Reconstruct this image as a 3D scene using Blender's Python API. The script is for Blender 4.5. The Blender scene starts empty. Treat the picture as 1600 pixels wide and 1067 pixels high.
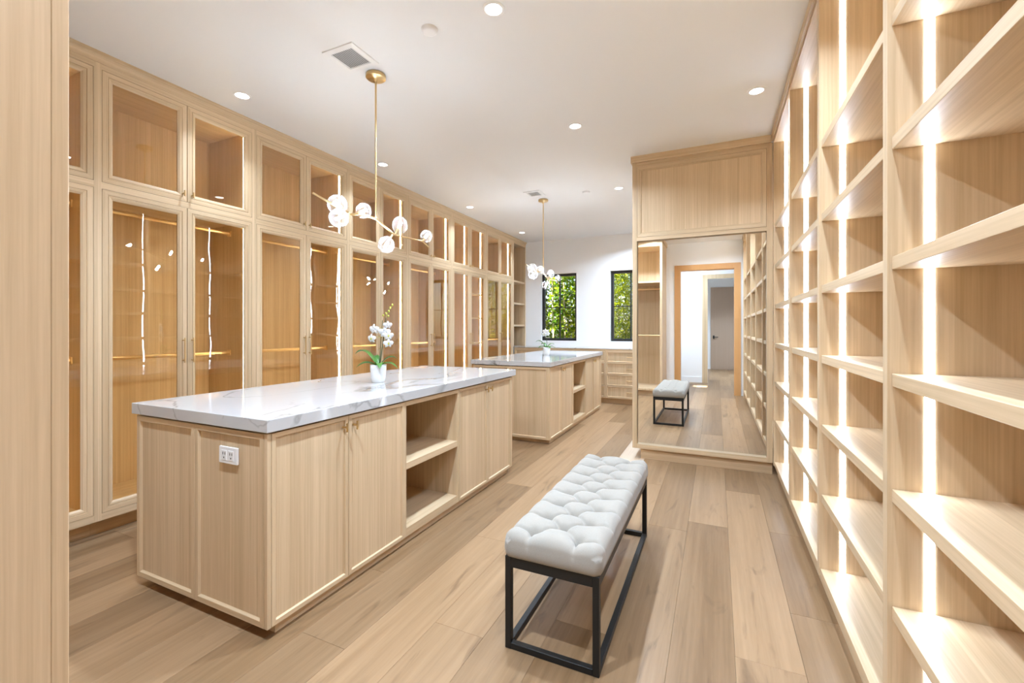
import bpy, bmesh, math, random
from mathutils import Vector, Matrix
random.seed(7)
PI = math.pi
SC = bpy.context.scene
COL = SC.collection

# ------------------------------------------------------------------ camera, world, sun, exposure
cd = bpy.data.cameras.new('camera'); cam = bpy.data.objects.new('camera', cd); COL.objects.link(cam)
cd.sensor_fit = 'HORIZONTAL'; cd.sensor_width = 36.0; cd.lens = 36.0 * 691.0 / 1600.0
YAW = math.atan2(320.0, 691.0)
cam.location = (0, 0, 1.32); cam.rotation_euler = (PI / 2, 0, YAW)
cd.shift_y = (512.5 - 533.5) / 1600.0
cd.clip_start = 0.02
SC.camera = cam

W = bpy.data.worlds.new('sky'); SC.world = W; W.use_nodes = True
wn = W.node_tree.nodes; wl = W.node_tree.links
sky = wn.new('ShaderNodeTexSky')
try:
    sky.sky_type = 'NISHITA'; sky.sun_disc = False
    sky.sun_elevation = math.radians(69); sky.sun_rotation = math.radians(200)
except Exception:
    pass
wl.new(sky.outputs[0], wn['Background'].inputs[0]); wn['Background'].inputs[1].default_value = 0.17

SUN_DIR = Vector((0.32, 0.15, -0.93)).normalized()
sd = bpy.data.lights.new('sun', 'SUN'); sd.energy = 22.0; sd.angle = math.radians(0.6); sd.color = (1, .96, .88)
sun = bpy.data.objects.new('sun', sd); COL.objects.link(sun)
sun.rotation_euler = SUN_DIR.to_track_quat('-Z', 'Y').to_euler(); sun.location = (0, -4, 9)

SC.view_settings.view_transform = 'Standard'
try: SC.view_settings.look = 'None'
except Exception: pass
SC.view_settings.gamma = 1.0
SC.view_settings.use_curve_mapping = False
SC.view_settings.exposure = 0.98

C = SC.cycles
C.max_bounces = 10; C.diffuse_bounces = 6; C.glossy_bounces = 5; C.transmission_bounces = 6; C.transparent_max_bounces = 24
C.caustics_reflective = False; C.caustics_refractive = False
C.sample_clamp_indirect = 6.0
C.use_denoising = True
try: C.use_light_tree = True
except Exception: pass

# light levels (tuned)
P_DOWN = 18.0        # ceiling downlights, W each
E_LED = 17.0          # shelf LED strip radiance
E_LEDL = 22.0         # wardrobe LED strip radiance
E_BULB = 250.0        # pendant bulb radiance
P_HALL = 24.0  # added hall lamps, base W

# ------------------------------------------------------------------ materials
def mat(name):
    m = bpy.data.materials.new(name); m.use_nodes = True
    return m, m.node_tree.nodes, m.node_tree.links, m.node_tree.nodes['Principled BSDF']

def plain(name, col, rough=.5, metal=0.0, spec=.5):
    m, n, l, b = mat(name)
    b.inputs['Base Color'].default_value = (*col, 1); b.inputs['Roughness'].default_value = rough
    b.inputs['Metallic'].default_value = metal; b.inputs['Specular IOR Level'].default_value = spec
    return m

def emit(name, col, s):
    m = bpy.data.materials.new(name); m.use_nodes = True
    n = m.node_tree.nodes; n.clear()
    e = n.new('ShaderNodeEmission'); e.inputs[0].default_value = (*col, 1); e.inputs[1].default_value = s
    o = n.new('ShaderNodeOutputMaterial'); m.node_tree.links.new(e.outputs[0], o.inputs[0])
    return m

def math_node(n, l, op, a, b=None, c=None):
    x = n.new('ShaderNodeMath'); x.operation = op
    for i, v in enumerate((a, b, c)):
        if v is None: continue
        if isinstance(v, (int, float)): x.inputs[i].default_value = v
        else: l.new(v, x.inputs[i])
    return x.outputs[0]

def wood(name, axis, light, dark, rough=.42, leaf=.10, fine=105., knots=0.0, contrast=1.35, tone=.10, bump=.06):
    m, n, l, b = mat(name)
    tc = n.new('ShaderNodeTexCoord'); oi = n.new('ShaderNodeObjectInfo')
    off = math_node(n, l, 'MULTIPLY', oi.outputs['Random'], 37.0)
    sp = n.new('ShaderNodeSeparateXYZ'); l.new(tc.outputs['Object'], sp.inputs[0])
    ax = {'x': 0, 'y': 1, 'z': 2}[axis]; oth = [i for i in range(3) if i != ax]
    across = math_node(n, l, 'ADD', sp.outputs[oth[0]], sp.outputs[oth[1]])
    along = sp.outputs[ax]
    def noise(sa, sl, detail, dist=0.0, extra=0.0):
        cb = n.new('ShaderNodeCombineXYZ')
        l.new(math_node(n, l, 'MULTIPLY', across, sa), cb.inputs[0])
        l.new(math_node(n, l, 'MULTIPLY', along, sl), cb.inputs[1])
        l.new(math_node(n, l, 'ADD', off, extra), cb.inputs[2])
        t = n.new('ShaderNodeTexNoise'); t.inputs['Scale'].default_value = 1.0
        t.inputs['Detail'].default_value = detail; t.inputs['Distortion'].default_value = dist
        l.new(cb.outputs[0], t.inputs['Vector']); return t.outputs['Fac']
    f1 = noise(fine, 1.1, 4.0)
    f2 = noise(fine * .22, .45, 3.0, .4, 5.0)
    f3 = noise(fine * 3.0, 9.0, 2.0, 0, 9.0)
    # veneer leaves: each strip of veneer has its own tone
    lf = math_node(n, l, 'FLOOR', math_node(n, l, 'DIVIDE', math_node(n, l, 'ADD', across, off), leaf))
    wnz = n.new('ShaderNodeTexWhiteNoise'); wnz.noise_dimensions = '1D'; l.new(lf, wnz.inputs['W'])
    s = math_node(n, l, 'ADD', math_node(n, l, 'MULTIPLY', f1, .45), math_node(n, l, 'MULTIPLY', f2, .4))
    s = math_node(n, l, 'ADD', s, math_node(n, l, 'MULTIPLY', f3, .15))
    s = math_node(n, l, 'ADD', math_node(n, l, 'MULTIPLY', math_node(n, l, 'SUBTRACT', s, .5), 2.6 * contrast), .5)
    s = math_node(n, l, 'ADD', s, math_node(n, l, 'MULTIPLY', math_node(n, l, 'SUBTRACT', wnz.outputs['Value'], .5), tone * 3))
    cr = n.new('ShaderNodeMix'); cr.data_type = 'RGBA'; cr.clamp_factor = True
    l.new(s, cr.inputs['Factor']); cr.inputs['A'].default_value = (*dark, 1); cr.inputs['B'].default_value = (*light, 1)
    out = cr.outputs['Result']
    # per-board tone
    hv = n.new('ShaderNodeHueSaturation'); l.new(out, hv.inputs['Color'])
    l.new(math_node(n, l, 'ADD', math_node(n, l, 'MULTIPLY', oi.outputs['Random'], tone), 1 - tone / 2), hv.inputs['Value'])
    out = hv.outputs['Color']
    if knots > 0:
        k = noise(9.0, 1.6, 5.0, 1.6, 21.0)
        kr = n.new('ShaderNodeMapRange'); kr.inputs[1].default_value = .60; kr.inputs[2].default_value = .74
        kr.inputs[3].default_value = 0; kr.inputs[4].default_value = knots; l.new(k, kr.inputs[0])
        mx = n.new('ShaderNodeMix'); mx.data_type = 'RGBA'; l.new(kr.outputs[0], mx.inputs['Factor'])
        l.new(out, mx.inputs['A']); mx.inputs['B'].default_value = (dark[0] * .45, dark[1] * .42, dark[2] * .42, 1)
        out = mx.outputs['Result']
    l.new(out, b.inputs['Base Color'])
    b.inputs['Roughness'].default_value = rough; b.inputs['Specular IOR Level'].default_value = .35
    bp = n.new('ShaderNodeBump'); bp.inputs['Strength'].default_value = bump; bp.inputs['Distance'].default_value = .002
    l.new(f3, bp.inputs['Height']); l.new(bp.outputs[0], b.inputs['Normal'])
    return m

OL, OD = (.710, .545, .355), (.545, .395, .235)
oak_z = wood('oak_vertical', 'z', OL, OD)
oak_y = wood('oak_lengthwise', 'y', OL, OD, leaf=.5)
oak_x = wood('oak_crosswise', 'x', OL, OD, leaf=.5)
casing_m = wood('honey_casing', 'z', (.66, .37, .155), (.56, .30, .115), contrast=.4, leaf=.5)
floor_m = wood('oak_floorboards', 'y', (.345, .219, .119), (.205, .119, .056), rough=.36, leaf=9., fine=42., knots=.55, contrast=.9, tone=.26, bump=.12)
floor_pale = wood('oak_floorboard_paler', 'y', (.70, .56, .42), (.55, .42, .30), rough=.36, leaf=9., fine=42., tone=.05, bump=.12)  # floorboard wood with paler colours, used for one plank
door_m = wood('brown_door', 'z', (.52, .385, .29), (.45, .33, .24), contrast=.5, leaf=.5)

def paint(name, col, rough=.6):
    m, n, l, b = mat(name)
    t = n.new('ShaderNodeTexNoise'); t.inputs['Scale'].default_value = 220; t.inputs['Detail'].default_value = 2
    tc = n.new('ShaderNodeTexCoord'); l.new(tc.outputs['Object'], t.inputs['Vector'])
    bp = n.new('ShaderNodeBump'); bp.inputs['Strength'].default_value = .03; bp.inputs['Distance'].default_value = .001
    l.new(t.outputs['Fac'], bp.inputs['Height']); l.new(bp.outputs[0], b.inputs['Normal'])
    b.inputs['Base Color'].default_value = (*col, 1); b.inputs['Roughness'].default_value = rough
    b.inputs['Specular IOR Level'].default_value = .2
    return m
white_wall = paint('white_wall_paint', (.90, .90, .895)); ceil_m = paint('ceiling_paint', (.85, .85, .85), .8)
white_gloss = plain('white_enamel', (.85, .85, .85), .35)
black_m = plain('black_frame', (.012, .012, .013), .4)
black_metal = plain('black_powdercoat', (.010, .0095, .009), .45, 0, .35)
brass = plain('satin_brass', (.72, .53, .27), .30, 1.0)
rod_m = plain('champagne_rod', (.83, .62, .34), .32, .85)
steel = plain('hinge_steel', (.5, .5, .5), .35, .9)
pot_m = plain('white_ceramic', (.86, .86, .86), .25)
dark_gap = plain('dark_slot', (.03, .025, .02), .8)
vent_back = plain('vent_shadow', (.42, .42, .42), .8)

def fabric_mat():
    m, n, l, b = mat('ivory_linen')
    tc = n.new('ShaderNodeTexCoord')
    w1 = n.new('ShaderNodeTexNoise'); w1.inputs['Scale'].default_value = 420; w1.inputs['Detail'].default_value = 2
    l.new(tc.outputs['Object'], w1.inputs['Vector'])
    r = n.new('ShaderNodeMix'); r.data_type = 'RGBA'; l.new(w1.outputs['Fac'], r.inputs['Factor'])
    r.inputs['A'].default_value = (.27, .246, .212, 1); r.inputs['B'].default_value = (.38, .348, .302, 1)
    l.new(r.outputs['Result'], b.inputs['Base Color']); b.inputs['Roughness'].default_value = .9
    b.inputs['Specular IOR Level'].default_value = .15
    b.inputs['Sheen Weight'].default_value = .2
    bp = n.new('ShaderNodeBump'); bp.inputs['Strength'].default_value = .15; bp.inputs['Distance'].default_value = .001
    l.new(w1.outputs['Fac'], bp.inputs['Height']); l.new(bp.outputs[0], b.inputs['Normal'])
    return m
linen = fabric_mat()

def quartz_mat():
    m, n, l, b = mat('veined_quartz')
    tc = n.new('ShaderNodeTexCoord')
    mp = n.new('ShaderNodeMapping'); mp.inputs['Rotation'].default_value = (0, 0, .95); mp.inputs['Scale'].default_value = (1.0, .42, 1)
    l.new(tc.outputs['Object'], mp.inputs['Vector'])
    def vein(scale, w, dist, z):
        mo = n.new('ShaderNodeVectorMath'); mo.operation = 'ADD'; mo.inputs[1].default_value = (z, z * .3, z)
        l.new(mp.outputs[0], mo.inputs[0])
        t = n.new('ShaderNodeTexNoise'); t.inputs['Scale'].default_value = scale; t.inputs['Detail'].default_value = 5
        t.inputs['Roughness'].default_value = .45; t.inputs['Distortion'].default_value = dist
        l.new(mo.outputs[0], t.inputs['Vector'])
        d = math_node(n, l, 'ABSOLUTE', math_node(n, l, 'SUBTRACT', t.outputs['Fac'], .5))
        r = n.new('ShaderNodeMapRange'); r.inputs[1].default_value = 0; r.inputs[2].default_value = w
        r.inputs[3].default_value = 1; r.inputs[4].default_value = 0; l.new(d, r.inputs[0]); return r.outputs[0]
    v1 = vein(1.15, .022, .5, 3.1); v2 = vein(2.1, .010, .9, 8.4)
    ms = n.new('ShaderNodeTexNoise'); ms.inputs['Scale'].default_value = 1.3; l.new(tc.outputs['Object'], ms.inputs['Vector'])
    mk = n.new('ShaderNodeMapRange'); mk.inputs[1].default_value = .32; mk.inputs[2].default_value = .50; l.new(ms.outputs['Fac'], mk.inputs[0])
    a = math_node(n, l, 'ADD', math_node(n, l, 'MULTIPLY', v1, .85), math_node(n, l, 'MULTIPLY', v2, .55))
    a = math_node(n, l, 'MULTIPLY', a, mk.outputs[0])
    mx = n.new('ShaderNodeMix'); mx.data_type = 'RGBA'; l.new(a, mx.inputs['Factor'])
    mx.inputs['A'].default_value = (.545, .545, .545, 1); mx.inputs['B'].default_value = (.22, .21, .195, 1)
    l.new(mx.outputs['Result'], b.inputs['Base Color']); b.inputs['Roughness'].default_value = .07
    b.inputs['Specular IOR Level'].default_value = .55
    return m
quartz = quartz_mat()

def glass_mat(name, tint, ior=1.5, wave=0.0, extra=0.0):
    m = bpy.data.materials.new(name); m.use_nodes = True
    n = m.node_tree.nodes; l = m.node_tree.links; n.clear()
    t = n.new('ShaderNodeBsdfTransparent'); t.inputs[0].default_value = (*tint, 1)
    g = n.new('ShaderNodeBsdfGlossy'); g.inputs['Roughness'].default_value = 0.0
    f = n.new('ShaderNodeFresnel')
    ge = n.new('ShaderNodeNewGeometry')   # same reflectance from either side of the thin pane
    l.new(math_node(n, l, 'ADD', math_node(n, l, 'MULTIPLY', ge.outputs['Backfacing'], 1 / ior - ior), ior), f.inputs['IOR'])
    fac = f.outputs[0]
    if extra: fac = math_node(n, l, 'ADD', fac, extra)
    if wave:
        tc = n.new('ShaderNodeTexCoord'); nz = n.new('ShaderNodeTexNoise'); nz.inputs['Scale'].default_value = 2.2
        nz.inputs['Detail'].default_value = 1.0
        l.new(tc.outputs['Object'], nz.inputs['Vector'])
        bp = n.new('ShaderNodeBump'); bp.inputs['Strength'].default_value = wave; bp.inputs['Distance'].default_value = .01
        l.new(nz.outputs['Fac'], bp.inputs['Height']); l.new(bp.outputs[0], g.inputs['Normal'])
    mx = n.new('ShaderNodeMixShader'); l.new(fac, mx.inputs[0]); l.new(t.outputs[0], mx.inputs[1]); l.new(g.outputs[0], mx.inputs[2])
    o = n.new('ShaderNodeOutputMaterial'); l.new(mx.outputs[0], o.inputs[0])
    return m
door_glass = glass_mat('warm_door_glass', (.98, .93, .82), 1.5, .22, .03)
window_glass = glass_mat('window_glass', (.98, .99, .98), 1.45)
globe_glass = glass_mat('clear_globe_glass', (.99, .97, .93), 1.5, 0, .05)
_n = globe_glass.node_tree.nodes; _l = globe_glass.node_tree.links
_o = [q for q in _n if q.type == 'OUTPUT_MATERIAL'][0]; _s = _o.inputs[0].links[0].from_socket
_t = _n.new('ShaderNodeBsdfTranslucent'); _t.inputs[0].default_value = (.95, .95, .95, 1)
_lw = _n.new('ShaderNodeLayerWeight'); _lw.inputs['Blend'].default_value = .35
_m = _n.new('ShaderNodeMixShader'); _l.new(math_node(_n, _l, 'ADD', math_node(_n, _l, 'MULTIPLY', _lw.outputs['Facing'], .075), .006), _m.inputs[0])
_l.new(_s, _m.inputs[1]); _l.new(_t.outputs[0], _m.inputs[2]); _l.new(_m.outputs[0], _o.inputs[0])

def mirror_mat():
    m = bpy.data.materials.new('mirror_silver'); m.use_nodes = True
    n = m.node_tree.nodes; n.clear()
    g = n.new('ShaderNodeBsdfGlossy'); g.inputs[0].default_value = (.93, .94, .93, 1); g.inputs['Roughness'].default_value = 0
    o = n.new('ShaderNodeOutputMaterial'); m.node_tree.links.new(g.outputs[0], o.inputs[0]); return m
mirror_m = mirror_mat()
led_m = emit('shelf_led', (.80, .90, 1.06), E_LED); ledl_m = emit('wardrobe_led', (1, .86, .62), E_LEDL)
lens_m = emit('downlight_lens', (1, .97, .92), 7.0); bulb_m = emit('bulb_filament', (.77, .885, 1.04), E_BULB)

def leaf_mat(name, cols):
    m, n, l, b = mat(name)
    g = n.new('ShaderNodeNewGeometry'); r = n.new('ShaderNodeValToRGB')
    l.new(g.outputs['Random Per Island'], r.inputs[0])
    e = r.color_ramp.elements
    e[0].position = 0; e[0].color = (*cols[0], 1); e[1].position = 1; e[1].color = (*cols[-1], 1)
    for i, c in enumerate(cols[1:-1]):
        k = e.new((i + 1) / (len(cols) - 1)); k.color = (*c, 1)
    l.new(r.outputs[0], b.inputs['Base Color']); b.inputs['Roughness'].default_value = .7; b.inputs['Specular IOR Level'].default_value = .08
    tr = n.new('ShaderNodeBsdfTranslucent'); l.new(r.outputs[0], tr.inputs[0])
    mx = n.new('ShaderNodeMixShader'); mx.inputs[0].default_value = .45
    l.new(b.outputs[0], mx.inputs[1]); l.new(tr.outputs[0], mx.inputs[2])
    l.new(mx.outputs[0], n['Material Output'].inputs[0])
    return m
leaf_dense = leaf_mat('hedge_leaves', [(.015, .05, .003), (.05, .13, .004), (.16, .29, .006), (.42, .52, .02)])
leaf_fine = leaf_mat('fine_leaves', [(.04, .08, .003), (.20, .28, .005), (.50, .52, .01), (.10, .18, .006)])
bark_m = wood('pale_bark', 'z', (.62, .50, .28), (.36, .26, .13), leaf=.5, contrast=1.2)
soil_m = plain('garden_soil', (.14, .10, .06), .9)
orchid_leaf = plain('orchid_leaf', (.055, .19, .02), .35)
stem_m = plain('orchid_stem', (.05, .07, .025), .5)
petal_m = plain('orchid_petal', (.74, .735, .73), .6)
bud_m = plain('orchid_bud', (.55, .55, .10), .5)

# ------------------------------------------------------------------ mesh helpers
class MB:
    def __init__(s): s.v = []; s.f = []; s.sm = []; s.mi = []
    def add(s, vs, fs, smooth=False, mi=None):
        s.mi += list(mi) if mi else [0] * len(fs)
        o = len(s.v); s.v += [tuple(p) for p in vs]
        for f in fs: s.f.append(tuple(o + i for i in f)); s.sm.append(smooth)
        return s
    def box(s, x0, x1, y0, y1, z0, z1):
        vs = [(x, y, z) for z in (z0, z1) for y in (y0, y1) for x in (x0, x1)]
        return s.add(vs, [(0, 2, 3, 1), (4, 5, 7, 6), (0, 1, 5, 4), (2, 6, 7, 3), (0, 4, 6, 2), (1, 3, 7, 5)])
    def tube(s, pts, r, n=10, cap=True, r2=None):
        pts = [Vector(p) for p in pts]; rings = []
        for i, p in enumerate(pts):
            d = (pts[min(i + 1, len(pts) - 1)] - pts[max(i - 1, 0)]).normalized()
            a = d.cross(Vector((0, 0, 1)))
            if a.length < 1e-3: a = d.cross(Vector((1, 0, 0)))
            a.normalize(); b = d.cross(a)
            rr = r if r2 is None else r + (r2 - r) * i / max(1, len(pts) - 1)
            rings.append([p + (a * math.cos(2 * PI * k / n) + b * math.sin(2 * PI * k / n)) * rr for k in range(n)])
        vs = [q for R in rings for q in R]
        fs = [(i * n + k, i * n + (k + 1) % n, (i + 1) * n + (k + 1) % n, (i + 1) * n + k) for i in range(len(pts) - 1) for k in range(n)]
        s.add(vs, fs, True)
        if cap:
            s.add(rings[0], [tuple(range(n))[::-1]]); s.add(rings[-1], [tuple(range(n))])
        return s
    def lathe(s, prof, c, n=32):
        vs = [(c[0] + r * math.cos(2 * PI * k / n), c[1] + r * math.sin(2 * PI * k / n), c[2] + z) for r, z in prof for k in range(n)]
        fs = [(i * n + k, i * n + (k + 1) % n, (i + 1) * n + (k + 1) % n, (i + 1) * n + k) for i in range(len(prof) - 1) for k in range(n)]
        s.add(vs, fs, True)
        return s
    def sphere(s, c, r, nu=24, nv=14, sz=1.0):
        prof = [(max(1e-5, r * math.sin(PI * i / nv)), -r * sz * math.cos(PI * i / nv)) for i in range(nv + 1)]
        return s.lathe(prof, c, nu)
    def frame(s, M, a0, a1, z0, z1, prof):
        """mitred rectangular frame: prof = list of (inset, depth) swept round the rectangle"""
        vs = []
        for i, d in prof:
            vs += [M(a0 + i, d, z0 + i), M(a1 - i, d, z0 + i), M(a1 - i, d, z1 - i), M(a0 + i, d, z1 - i)]
        fs = [(p * 4 + k, p * 4 + (k + 1) % 4, (p + 1) * 4 + (k + 1) % 4, (p + 1) * 4 + k) for p in range(len(prof) - 1) for k in range(4)]
        m = len(prof) - 1
        fs += [(m * 4 + k, m * 4 + (k + 1) % 4, (k + 1) % 4, k) for k in range(4)]
        return s.add(vs, fs, False, [1 - k % 2 for _ in range(len(prof)) for k in range(4)])
    def pbox(s, M, a0, a1, d0, d1, z0, z1):
        vs = [M(a, d, z) for z in (z0, z1) for d in (d0, d1) for a in (a0, a1)]
        return s.add(vs, [(0, 2, 3, 1), (4, 5, 7, 6), (0, 1, 5, 4), (2, 6, 7, 3), (0, 4, 6, 2), (1, 3, 7, 5)])

ORG = {}
def obj(name, mb, m, parent=None, bev=0.0, seg=1, loc=None, m2=None):
    me = bpy.data.meshes.new(name)
    if parent is not None: org = ORG[parent.name]
    else: org = Vector(loc) if loc else Vector((0, 0, 0))
    me.from_pydata([tuple(Vector(v) - org) for v in mb.v], [], mb.f)
    me.polygons.foreach_set('use_smooth', mb.sm)
    me.materials.append(m); me.materials.append(m2 or m)   # second slot: horizontal rails
    me.polygons.foreach_set('material_index', mb.mi)
    bm = bmesh.new(); bm.from_mesh(me)
    bmesh.ops.recalc_face_normals(bm, faces=bm.faces)
    if bev > 0:
        es = [e for e in bm.edges if len(e.link_faces) == 2 and e.calc_face_angle(0) > .6]
        bmesh.ops.bevel(bm, geom=es, offset=bev, segments=seg, affect='EDGES', profile=.5, clamp_overlap=True)
    bm.to_mesh(me); bm.free()
    o = bpy.data.objects.new(name, me); COL.objects.link(o)
    if parent is not None: o.parent = parent; ORG[o.name] = org
    else: o.location = org; ORG[o.name] = org
    return o

def thing(name, label, cat, loc=(0, 0, 0), group=None):
    e = bpy.data.objects.new(name, None); COL.objects.link(e); e.location = loc; e.empty_display_size = .1
    e['label'] = label; e['category'] = cat
    if group: e['group'] = group
    ORG[e.name] = Vector(loc); return e
def tag(o, label, cat, group=None):
    o['label'] = label; o['category'] = cat
    if group: o['group'] = group
    return o
def struct(name, mb, m, bev=0.0, loc=None):
    o = obj(name, mb, m, None, bev, loc=loc); o['kind'] = 'structure'; return o
def copy_tree(o, parent=None):
    c = o.copy(); COL.objects.link(c)
    if parent is not None: c.parent = parent
    for ch in list(o.children): copy_tree(ch, c)
    return c

def facing_x(xf):   # surface facing +X, horizontal coordinate = Y
    return lambda a, d, z: (xf + d, a, z)
def facing_nx(xf):
    return lambda a, d, z: (xf - d, a, z)
def facing_ny(yf):  # surface facing -Y, horizontal coordinate = X
    return lambda a, d, z: (a, yf - d, z)
def facing_y(yf):
    return lambda a, d, z: (a, yf + d, z)

# ------------------------------------------------------------------ dimensions
CEIL = 3.05
XL, XR = -4.12, 0.93        # left and right walls
YB, YF = 8.25, -0.45        # back wall (windows), front wall (doorway)
MY = 4.62                   # mirror plane

# ------------------------------------------------------------------ room shell
fl = obj('floor', MB().box(XL, XR, -7.0, YB, -.10, -.0125), soil_m); fl['kind'] = 'structure'
rnd = random.Random(11)
x0 = 0.066 - .2425 * 18
joints = {-1.6315: [1.36, 3.4], -1.389: [.2, 2.46], -1.1465: [1.657, 3.75], -2.1165: [1.25, 3.2], -.904: [.75, 2.6, 4.39, 5.9], -.6615: [1.9, 3.9], .066: [1.99, 4.0], -.1765: [.9, 3.25], .3085: [1.2, 2.4, 3.3]}
npl = 0
for k in range(24):
    a = x0 + .2425 * k; b = a + .2425
    a1, b1 = max(a, XL), min(b, XR)
    if b1 - a1 < .03: continue
    ylo = -7.0 if (a > -1.6) else YF
    js = None
    for kk, vv in joints.items():
        if abs(kk - a) < .06: js = list(vv)
    cuts = [ylo]
    if js:
        y = js[0] - 2.0
        while y > ylo + .5: cuts.insert(1, y); y -= 2.0
        cuts += js; y = js[-1] + rnd.uniform(1.7, 2.1)
    else:
        y = ylo + rnd.uniform(.6, 2.0)
    while y < YB - .4: cuts.append(y); y += rnd.uniform(1.6, 2.2)
    cuts.append(YB)
    for c0, c1 in zip(cuts, cuts[1:]):
        cc = ((a1 + b1) / 2, (c0 + c1) / 2, 0)
        mb = MB().box(a1 + .0003, b1 - .0003, c0 + .0003, c1 - .0003, -.0125, 0)
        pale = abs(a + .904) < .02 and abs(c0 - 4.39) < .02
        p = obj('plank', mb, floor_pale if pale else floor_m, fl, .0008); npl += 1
        if pale: p['label'] = 'floorboard given a paler tone beside the mirror cabinet'

def wall_with_holes(axis, c0, c1, a0, a1, z0, z1, holes):
    """box wall between c0..c1 on axis normal, spanning a0..a1, with rectangular holes (a0,a1,z0,z1)"""
    mb = MB()
    def bx(p0, p1, q0, q1):
        if p1 - p0 < 1e-4 or q1 - q0 < 1e-4: return
        if axis == 'y': mb.box(p0, p1, c0, c1, q0, q1)
        else: mb.box(c0, c1, p0, p1, q0, q1)
    p = a0
    for h in sorted(holes):
        bx(p, h[0], z0, z1); bx(h[0], h[1], z0, h[2]); bx(h[0], h[1], h[3], z1); p = h[1]
    bx(p, a1, z0, z1); return mb

WINS = [(-3.185, -2.454, 1.072, 2.389), (-1.806, -1.075, 1.072, 2.389)]
struct('wall_back', wall_with_holes('y', YB, YB + .18, XL - .15, XR + .15, -.1, CEIL + .1, WINS), white_wall)
struct('wall_left', MB().box(XL - .15, XL, YF - .12, YB, -.1, CEIL + .1), white_wall)
struct('wall_right', MB().box(XR, XR + .15, YF, YB, -.1, CEIL + .1), white_wall)
DO = (-.69, .325, 0, 2.50)   # doorway opening behind the camera
struct('wall_front', wall_with_holes('y', YF - .13, YF, XL, XR + .15, -.1, CEIL + .1, [(DO[0], DO[1], -.1, DO[3])]), white_wall)
struct('ceiling', MB().box(XL - .15, XR + .15, YF - .13, YB + .18, CEIL, CEIL + .2), ceil_m)

# doorway casing (seen in the mirror)
cas = MB()
M = facing_y(YF)
cas.pbox(M, DO[0] - .10, DO[0] + .005, 0, .018, 0, DO[3] + .10).pbox(M, DO[1] - .005, DO[1] + .10, 0, .018, 0, DO[3] + .10)
cas.pbox(M, DO[0] + .005, DO[1] - .005, 0, .018, DO[3] - .005, DO[3] + .10)
cas.pbox(M, DO[0], DO[0] + .015, -.14, 0, 0, DO[3]).pbox(M, DO[1] - .015, DO[1], -.14, 0, 0, DO[3]).pbox(M, DO[0] + .015, DO[1] - .015, -.14, 0, DO[3] - .015, DO[3])
c = struct('trim_1', cas, casing_m)

# hall behind the doorway
HY = -2.38
struct('wall_hall', wall_with_holes('y', HY - .12, HY, -1.75, 1.3, -.1, CEIL, [(-.20, .80, -.1, 2.50)]), white_wall)
struct('wall_hall_left', MB().box(-1.75, -1.62, -7.0, YF - .13, -.1, CEIL), white_wall)
struct('wall_hall_right', MB().box(1.10, 1.25, -7.0, YF - .13, -.1, CEIL), white_wall)
struct('wall_hall_end', MB().box(-1.75, 1.25, -6.5, -6.38, -.1, CEIL), white_wall)
# hall ceiling with an added opening, placed to let the sun onto the floor
pt = Vector((-.35, -1.66, 0)); t = CEIL / -SUN_DIR.z
hx, hy = pt.x - SUN_DIR.x * t, pt.y - SUN_DIR.y * t
def slab_hole(x0, x1, y0, y1, z0, z1, h):
    mb = MB()
    mb.box(x0, h[0], y0, y1, z0, z1).box(h[1], x1, y0, y1, z0, z1).box(h[0], h[1], y0, h[2], z0, z1).box(h[0], h[1], h[3], y1, z0, z1)
    return mb
struct('ceiling_hall', slab_hole(-1.75, 1.25, -7.0, YF - .13, CEIL, CEIL + .04, (hx - .15, hx + .15, hy - .16, hy + .16)), ceil_m)
tc_ = MB().pbox(facing_y(HY), -.32, -.20, 0, .02, 0, 2.6).pbox(facing_y(HY), -.20, .9, 0, .02, 2.5, 2.6)
struct('trim_2', tc_, oak_z)
struct('baseboard_hall', MB().pbox(facing_y(HY), -1.62, -.325, 0, .015, 0, .14), white_gloss, .002)
d = struct('door_1', MB().pbox(facing_y(-6.38), -.18, .75, .0, .04, .005, 2.62), door_m, .003)
d2 = obj('handle', MB().tube([(-.09, -6.34, 1.03), (-.09, -6.28, 1.03), (.04, -6.28, 1.03)], .012, 10).box(-.115, -.065, -6.345, -6.33, .98, 1.08), black_metal, d)

# ------------------------------------------------------------------ windows
for i, (a0, a1, z0, z1) in enumerate(WINS):
    M = facing_ny(YB + .08)
    w = MB().frame(M, a0, a1, z0, z1, [(0, -.06), (0, 0), (.045, 0), (.05, -.012), (.05, -.06)])
    wo = struct('window_%d' % (i + 1), w, black_m, .001)
    am = (a0 + a1) / 2; zm = 1.727
    for q in ((am, 0), (0, zm)):
        if q[0]: mb = MB().pbox(M, am - .011, am + .011, -.045, -.012, z0 + .05, z1 - .05)
        else: mb = MB().pbox(M, a0 + .05, a1 - .05, -.0445, -.0125, zm - .009, zm + .009)
        obj('muntin', mb, black_m, wo)
    for p0, p1 in ((a0 + .05, am - .011), (am + .011, a1 - .05)):
        for r0, r1 in ((z0 + .05, zm - .009), (zm + .009, z1 - .05)):
            obj('pane', MB().pbox(M, p0, p1, -.034, -.030, r0, r1), window_glass, wo)

# ------------------------------------------------------------------ left run of wardrobes
XF = -3.515
DOOR_PROF = [(0, -.020), (0, 0), (.029, 0), (.030, -.004), (.033, -.004), (.034, -.0005), (.046, -.003), (.058, -.011), (.058, -.020)]
SHAKER = [(0, -.020), (0, 0), (.020, 0), (.024, -.009), (.024, -.020)]

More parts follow.
